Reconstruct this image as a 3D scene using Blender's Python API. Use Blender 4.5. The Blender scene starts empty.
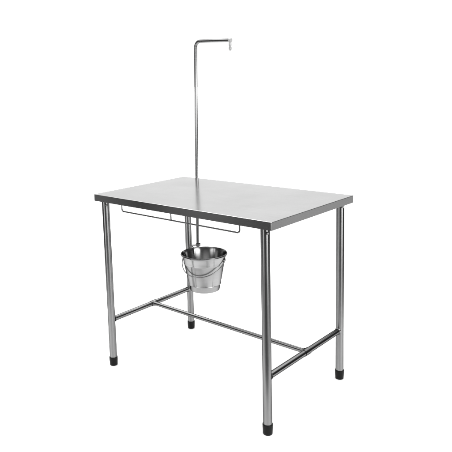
import bpy, bmesh, math
from mathutils import Vector, Matrix
sc=bpy.context.scene
col=sc.collection
sc.view_settings.view_transform='Standard'
sc.view_settings.look='None'
sc.view_settings.exposure=0

# ---------------- materials ----------------
def steel(name,base,rough,streak=(3,3,120),bump=.02,var=.10,aniso=0.0,patch=0.0,tint=.35):
    m=bpy.data.materials.new(name); m.use_nodes=True
    N=m.node_tree.nodes; L=m.node_tree.links; b=N['Principled BSDF']
    b.inputs['Metallic'].default_value=1
    b.inputs['Specular Tint'].default_value=(tint,tint,tint,1)
    if aniso:
        b.inputs['Anisotropic'].default_value=aniso
        b.inputs['Anisotropic Rotation'].default_value=.25
        tg=N.new('ShaderNodeTangent'); tg.direction_type='RADIAL'; tg.axis='Z'
        L.new(tg.outputs[0],b.inputs['Tangent'])
    tc=N.new('ShaderNodeTexCoord'); mp=N.new('ShaderNodeMapping'); mp.inputs['Scale'].default_value=streak
    L.new(tc.outputs['Object'],mp.inputs['Vector'])
    n=N.new('ShaderNodeTexNoise'); n.inputs['Scale'].default_value=4; n.inputs['Detail'].default_value=5
    L.new(mp.outputs[0],n.inputs['Vector'])
    n2=N.new('ShaderNodeTexNoise'); n2.inputs['Scale'].default_value=5; n2.inputs['Detail'].default_value=3
    L.new(tc.outputs['Object'],n2.inputs['Vector'])
    mr=N.new('ShaderNodeMapRange'); mr.inputs['From Min'].default_value=.3; mr.inputs['From Max'].default_value=.7
    mr.inputs['To Min'].default_value=base*(1-var); mr.inputs['To Max'].default_value=base*(1+var)
    L.new(n.outputs['Fac'],mr.inputs['Value'])
    mr2=N.new('ShaderNodeMapRange'); mr2.inputs['From Min'].default_value=.3; mr2.inputs['From Max'].default_value=.7
    mr2.inputs['To Min'].default_value=1-patch; mr2.inputs['To Max'].default_value=1+patch
    L.new(n2.outputs['Fac'],mr2.inputs['Value'])
    mu=N.new('ShaderNodeMath'); mu.operation='MULTIPLY'; L.new(mr.outputs[0],mu.inputs[0]); L.new(mr2.outputs[0],mu.inputs[1])
    cb=N.new('ShaderNodeCombineColor'); 
    for i in range(3): L.new(mu.outputs[0],cb.inputs[i])
    L.new(cb.outputs[0],b.inputs['Base Color'])
    r=N.new('ShaderNodeMapRange'); r.inputs['To Min'].default_value=rough*.75; r.inputs['To Max'].default_value=rough*1.25
    L.new(n2.outputs['Fac'],r.inputs['Value']); L.new(r.outputs[0],b.inputs['Roughness'])
    if bump:
        bp=N.new('ShaderNodeBump'); bp.inputs['Strength'].default_value=bump; bp.inputs['Distance'].default_value=.002
        L.new(n.outputs['Fac'],bp.inputs['Height']); L.new(bp.outputs[0],b.inputs['Normal'])
    return m
M_top=steel('brushed_steel_sheet',.62,.18,(1.2,60,60),0,.035,0,.05,.8)
M_leg=steel('satin_steel_tube',.225,.25,(40,40,3),.02,.08,aniso=.85,tint=.12)
M_rail=steel('satin_steel_rail',.22,.20,(30,30,30),.02,.08,tint=.12)
M_rod=steel('polished_steel_rod',.26,.24,(20,20,20),.01,.05,tint=.15)
M_buc=steel('spun_steel',.35,.20,(3,3,60),.015,.06,aniso=.8,tint=.1)
M_sock=steel('dark_steel',.14,.35,(30,30,30),.03,.08)
def plain(name,c,rough,noise=.0,spec=.5):
    m=bpy.data.materials.new(name); m.use_nodes=True
    N=m.node_tree.nodes; L=m.node_tree.links; b=N['Principled BSDF']
    b.inputs['Roughness'].default_value=rough; b.inputs['Specular IOR Level'].default_value=spec
    tc=N.new('ShaderNodeTexCoord'); n=N.new('ShaderNodeTexNoise'); n.inputs['Scale'].default_value=30
    L.new(tc.outputs['Object'],n.inputs['Vector'])
    mr=N.new('ShaderNodeMapRange'); mr.inputs['To Min'].default_value=c*(1-noise); mr.inputs['To Max'].default_value=c*(1+noise)
    L.new(n.outputs['Fac'],mr.inputs['Value']); cb=N.new('ShaderNodeCombineColor')
    for i in range(3): L.new(mr.outputs[0],cb.inputs[i])
    L.new(cb.outputs[0],b.inputs['Base Color'])
    return m
M_rub=plain('black_rubber',.004,.45,.2,.15)
M_white=plain('studio_white',.93,.9,.01,.0)
M_grey=plain('studio_grey',.06,.9,.05,.1)
M_plast=plain('pale_plastic',.42,.3,.05)

# ---------------- mesh helpers ----------------
def finish(bm,name,mat,parent=None,smooth=True,angle=40):
    bmesh.ops.recalc_face_normals(bm,faces=bm.faces[:])
    me=bpy.data.meshes.new(name); bm.to_mesh(me); bm.free()
    me.materials.append(mat)
    ob=bpy.data.objects.new(name,me); col.objects.link(ob)
    if smooth:
        for p in me.polygons: p.use_smooth=True
        try: me.set_sharp_from_angle(angle=math.radians(angle))
        except Exception: pass
    if parent: ob.parent=parent
    return ob
def fillet(pts,r,n=8):
    pts=[Vector(p) for p in pts]; out=[pts[0]]
    for i in range(1,len(pts)-1):
        a,b,c=pts[i-1],pts[i],pts[i+1]
        u=(a-b).normalized(); v=(c-b).normalized(); ang=u.angle(v)
        d=min(r/math.tan(ang/2),(a-b).length*.49,(c-b).length*.49); rr=d*math.tan(ang/2)
        cen=b+(u+v).normalized()*(rr/math.sin(ang/2))
        s=b+u*d-cen; e=b+v*d-cen; th=s.angle(e)
        for k in range(n+1):
            t=k/n; out.append(cen+(s*math.sin((1-t)*th)+e*math.sin(t*th))/math.sin(th))
    out.append(pts[-1]); return out
def sweep(bm,path,r,seg=24,closed=False):
    path=[Vector(p) for p in path]; n=len(path); rings=[]; nrm=None
    for i,p in enumerate(path):
        if closed: t=(path[(i+1)%n]-path[i-1]).normalized()
        else: t=(path[min(i+1,n-1)]-path[max(i-1,0)]).normalized()
        if nrm is None:
            nrm=t.orthogonal().normalized()
        nrm=(nrm-t*nrm.dot(t)).normalized(); bi=t.cross(nrm)
        rad=r[i] if isinstance(r,(list,tuple)) else r
        rings.append([bm.verts.new(p+(nrm*math.cos(2*math.pi*k/seg)+bi*math.sin(2*math.pi*k/seg))*rad) for k in range(seg)])
    m=n if closed else n-1
    for i in range(m):
        A,B=rings[i],rings[(i+1)%n]
        for k in range(seg): bm.faces.new((A[k],A[(k+1)%seg],B[(k+1)%seg],B[k]))
    if not closed:
        bm.faces.new(rings[0][::-1]); bm.faces.new(rings[-1])
def lathe(bm,prof,c=(0,0,0),seg=48,axis=None):
    c=Vector(c); rings=[]
    q=Vector((0,0,1)).rotation_difference(Vector(axis).normalized()).to_matrix() if axis else Matrix.Identity(3)
    for r,z in prof:
        if r<1e-6: rings.append([bm.verts.new(c+q@Vector((0,0,z)))])
        else: rings.append([bm.verts.new(c+q@Vector((r*math.cos(2*math.pi*k/seg),r*math.sin(2*math.pi*k/seg),z))) for k in range(seg)])
    for A,B in zip(rings,rings[1:]):
        for k in range(seg):
            k2=(k+1)%seg
            if len(A)==1 and len(B)>1: bm.faces.new((A[0],B[k],B[k2]))
            elif len(B)==1 and len(A)>1: bm.faces.new((A[k],A[k2],B[0]))
            elif len(A)>1: bm.faces.new((A[k],A[k2],B[k2],B[k]))
def empty(name,loc=(0,0,0)):
    e=bpy.data.objects.new(name,None); e.empty_display_size=.1; e.location=loc; col.objects.link(e); return e

# ---------------- table ----------------
HX,HY,H,TH=.535,.330,.900,.034
LX,LY=.484,.300
table=empty('examination_table')
table['label']="stainless steel veterinary examination table with tall hook pole, black rubber feet"
table['category']="table"
bm=bmesh.new(); bmesh.ops.create_cube(bm,size=1)
for v in bm.verts: v.co=Vector((v.co.x*2*HX,v.co.y*2*HY,H-TH/2+v.co.z*TH))
bot=[f for f in bm.faces if f.normal.z<-.5]
r=bmesh.ops.inset_region(bm,faces=bot,thickness=.016)
for v in bot[0].verts: v.co.z+=TH-.004
edges=[e for e in bm.edges if all(v.co.z>H-.001 for v in e.verts) or (abs(e.verts[0].co.z-e.verts[1].co.z)>.03 and abs(abs(e.verts[0].co.x)-HX)<.001)]
bmesh.ops.bevel(bm,geom=edges,offset=.0025,segments=3,affect='EDGES',profile=.5)
finish(bm,'table_top',M_top,table,smooth=False)
# legs
R=.0185
def leg_at(x,y,proto=None):
    if proto is None:
        bm=bmesh.new()
        lathe(bm,[(0,.03),(R,.03),(R,.8885),(0,.8885)],seg=40)
        leg=finish(bm,'leg',M_leg,table)
        bm=bmesh.new()
        lathe(bm,[(0,0),(.0180,0),(.0198,.002),(.0204,.010),(.0210,.020),(.0216,.030),(.0217,.041),(.0210,.044),(.0198,.045),(R,.045),(R,.040)],seg=40)
        foot=finish(bm,'foot',M_rub,leg)
        bm=bmesh.new()
        d=Vector((.85,-.53,0)).normalized()
        lathe(bm,[(0,-.003),(.006,-.003),(.006,.005),(.0045,.008),(0,.008)],c=d*R+Vector((0,0,.848)),axis=d,seg=16)
        finish(bm,'screw',M_sock,leg)
    else:
        leg=proto.copy(); col.objects.link(leg); leg.parent=table
        for ch in list(proto.children):
            c=ch.copy(); col.objects.link(c); c.parent=leg
    leg.location=(x,y,0); return leg
P=leg_at(-LX,-LY)
for x,y in ((LX,-LY),(LX,LY),(-LX,LY)): leg_at(x,y,P)
# side rails
ZR=.244
def siderail(x):
    bm=bmesh.new(); 
    sweep(bm,[(x,-LY+R-.004,ZR),(x,LY-R+.004,ZR)],.0135)
    for s in (-1,1):
        y=s*(LY-R-.0005); sweep(bm,[(x,y-s*.004,ZR),(x,y-s*.002,ZR),(x,y+s*.002,ZR)],[.0140,.0155,.0165])
    return finish(bm,'side_rail',M_rail,table)
siderail(-LX); siderail(LX)
bm=bmesh.new(); sweep(bm,[(-LX+.010,0,ZR),(LX-.010,0,ZR)],.0105)
for s in (-1,1):
    x=s*(LX-.0125); sweep(bm,[(x-s*.006,0,ZR),(x-s*.003,0,ZR),(x+s*.003,0,ZR)],[.011,.0135,.0145])
st=finish(bm,'stretcher',M_rail,table)
for s in (-1,1):
    bm=bmesh.new(); sweep(bm,[(s*LX,-.02,ZR),(s*LX,.02,ZR)],.0155)
    finish(bm,'clamp_collar',M_rail,st)
# hanging rail beneath the long edge
bm=bmesh.new()
sweep(bm,fillet([(-.362,-LY,.895),(-.362,-LY,.828),(.358,-LY,.826),(.358,-LY,.895)],.012),.0036,12)
sweep(bm,[(-.03,-LY,.895),(-.03,-LY,.828)],.0034,12)
finish(bm,'hanging_rail',M_rod,table)
# pole
PX,PY=-.462,.352
O=Vector((PX,PY,0))
bm=bmesh.new()
path=fillet([(.002,0,.47),(.010,0,.9),(.030,0,1.664),(.268,0,1.653)],.034,12)
sweep(bm,path,.0088,20)
pole=finish(bm,'hook_pole',M_rod,table); pole.location=O
for z in (.50,.862):
    bm=bmesh.new()
    sweep(bm,[(.006,0,z-.008),(.006,0,z+.008)],.0135,20)
    sweep(bm,[(.004,-.004,z),(-LX+.006-PX,LY+.010-PY,z)],.005,12)
    finish(bm,'clamp',M_rail,pole)
EX,EZ=.268,1.653
bm=bmesh.new(); lathe(bm,[(0,-.001),(.0098,-.001),(.0108,.001),(.0108,.012),(.0098,.014),(0,.014)],c=(EX,0,EZ),axis=(1,0,-.05),seg=20)
finish(bm,'end_cap',M_plast,pole)
bm=bmesh.new()
hk=[(EX+.006,0,EZ-.006),(EX+.006,0,EZ-.034)]
n=18
for i in range(n+1):
    a=math.pi/2-i/n*math.pi*1.85
    hk.append((EX+.006+.006*math.cos(a),0,EZ-.043+.009*math.sin(a)))
sweep(bm,hk,.0036,10)
sweep(bm,[(EX+.006,0,EZ-.006),(EX+.006,0,EZ-.012),(EX+.006,0,EZ-.028),(EX+.006,0,EZ-.032)],[.005,.0075,.0075,.005],12)
finish(bm,'hook',M_plast,pole)

# ---------------- bucket ----------------
BX,BY,BZ,BH=-.320,.246,.292,.205
bucket=empty('bucket',(BX,BY,BZ))
bucket['label']="small stainless steel bucket with wire handle hanging below the table"
bucket['category']="bucket"
rt,rb=.124,.083
def rr(z): return rb+(rt-rb)*z/BH
prof=[(0,.006),(rb-.012,.006),(rb-.008,0),(rb-.001,0),(rb+.001,.004),(rr(.03),.03),(rr(.034)+.0015,.034),(rr(.038),.038),
 (rr(.15),.15),(rr(.154)+.0018,.155),(rr(.16),.16),(rr(.197),.197),(rt+.004,.198),(rt+.0062,.203),(rt+.004,.208),(rt+.0005,.2085),(rt-.002,.204),(rr(.19)-.0025,.19),(rr(.01)-.0025,.010),(0,.010)]
bm=bmesh.new(); lathe(bm,prof,seg=96); finish(bm,'bucket_body',M_buc,bucket,angle=35)
ax=Vector((.947,.319,0)).normalized(); fr=Vector((.319,-.947,0)).normalized()
for s in (-1,1):
    bm=bmesh.new()
    c=ax*s*(rr(.178)+.000); lathe(bm,[(0,-.004),(.013,-.002),(.013,.003),(.009,.006),(.005,.008),(0,.008)],c=c+Vector((0,0,.178)),axis=ax*s,seg=24)
    finish(bm,'handle_lug',M_buc,bucket)
bm=bmesh.new(); path=[]
for i in range(41):
    a=math.pi*i/40; c=math.cos(a); s=math.sin(a)
    path.append(ax*(c*.125)+fr*(.114*s)+Vector((0,0,.178-.078*s)))
sweep(bm,path,.0028,10); finish(bm,'handle',M_rod,bucket)
bm=bmesh.new()
d=(Vector((-LX,LY,0))-Vector((BX,BY,0))).normalized(); k0=d*(rt-.008); k1=d*(rt+.012)
sweep(bm,fillet([k0+Vector((0,0,.17)),k0+Vector((0,0,.213)),k1+Vector((0,0,.213)),k1+Vector((0,0,.18)),k1+d*.016+Vector((0,0,.18))],.005,4),.003,10)
finish(bm,'hanging_hook',M_rod,bucket)

# ---------------- setting ----------------
fwd=Vector((-.68,.733,0)).normalized(); side=Vector((.733,.68,0)).normalized()
def quad(name,a,b,wa,wb,z,mat):
    bm=bmesh.new(); vs=[bm.verts.new(fwd*f+side*w+Vector((0,0,z))) for f,w in ((a,-wa),(a,wa),(b,wb),(b,-wb))]
    bm.faces.new(vs); o=finish(bm,name,mat,smooth=False); o['kind']='structure'; return o
quad('ground',-8,1.4,2.5,2.4,-.004,M_grey)  # unseen dark sheet, added so legs and tabletop rim reflect something dark
quad('backdrop_floor',-.90,300,1.1,190,0,M_white)

# ---------------- world: studio light, bright overhead and behind the table ----------------
w=bpy.data.worlds.new('World'); sc.world=w; w.use_nodes=True
N=w.node_tree.nodes; L=w.node_tree.links; bg=N['Background']
tc=N.new('ShaderNodeTexCoord'); sp=N.new('ShaderNodeSeparateXYZ'); L.new(tc.outputs['Generated'],sp.inputs[0])
def dot(v):
    dt=N.new('ShaderNodeVectorMath'); dt.operation='DOT_PRODUCT'; dt.inputs[1].default_value=v; L.new(tc.outputs['Generated'],dt.inputs[0]); return dt.outputs['Value']
def ss(src,a,b,lo,hi):
    m=N.new('ShaderNodeMapRange'); m.interpolation_type='SMOOTHSTEP'
    for k,v in zip(('From Min','From Max','To Min','To Max'),(a,b,lo,hi)): m.inputs[k].default_value=v
    L.new(src,m.inputs['Value']); return m.outputs[0]
def op(o,a,b):
    m=N.new('ShaderNodeMath'); m.operation=o; L.new(a,m.inputs[0]); L.new(b,m.inputs[1]); return m.outputs[0]
def az(deg): a=math.radians(deg); return -fwd*math.cos(a)+side*math.sin(a)
def azl(deg,half,val,zc=-.2):
    v=(az(deg)+Vector((0,0,zc))).normalized()
    return ss(dot(v),math.cos(math.radians(half)),math.cos(math.radians(half*.4)),0,val)
terms=[ss(sp.outputs['Z'],.5,.78,0,3.2), ss(dot(fwd),.35,.75,.05,1.15),
       ss(dot(az(38)),.92,.955,0,7.0), ss(dot(az(-50)),.94,.975,0,3.5),  # added softbox bands, out of view, for highlights on legs and bucket
       azl(-96,3.5,.22), azl(-84,4,.16), azl(106,12,.42)]  # added faint low bands that vary the tabletop rim's reflection
acc=terms[0]
for t in terms[1:]: acc=op('ADD',acc,t)
L.new(acc,bg.inputs['Strength'])
bg.inputs['Color'].default_value=(1,1,1,1)

# ---------------- camera ----------------
cd=bpy.data.cameras.new('camera'); cam=bpy.data.objects.new('camera',cd); col.objects.link(cam)
R2=Vector((.73621835,.67602366,-.03121764)); U2=Vector((-.07296348,.1251515,.98945108)); FW=Vector((-.67279928,.7261743,-.14146387))
m=Matrix.Identity(4)
for i in range(3): m[i][0]=R2[i]; m[i][1]=U2[i]; m[i][2]=-FW[i]
m[0][3],m[1][3],m[2][3]=1.80898,-2.16536,1.42863
cam.matrix_world=m
cd.sensor_width=36; cd.lens=36*1.31798; cd.shift_x=.0853; cd.shift_y=-.1247; cd.clip_end=1000
sc.camera=cam
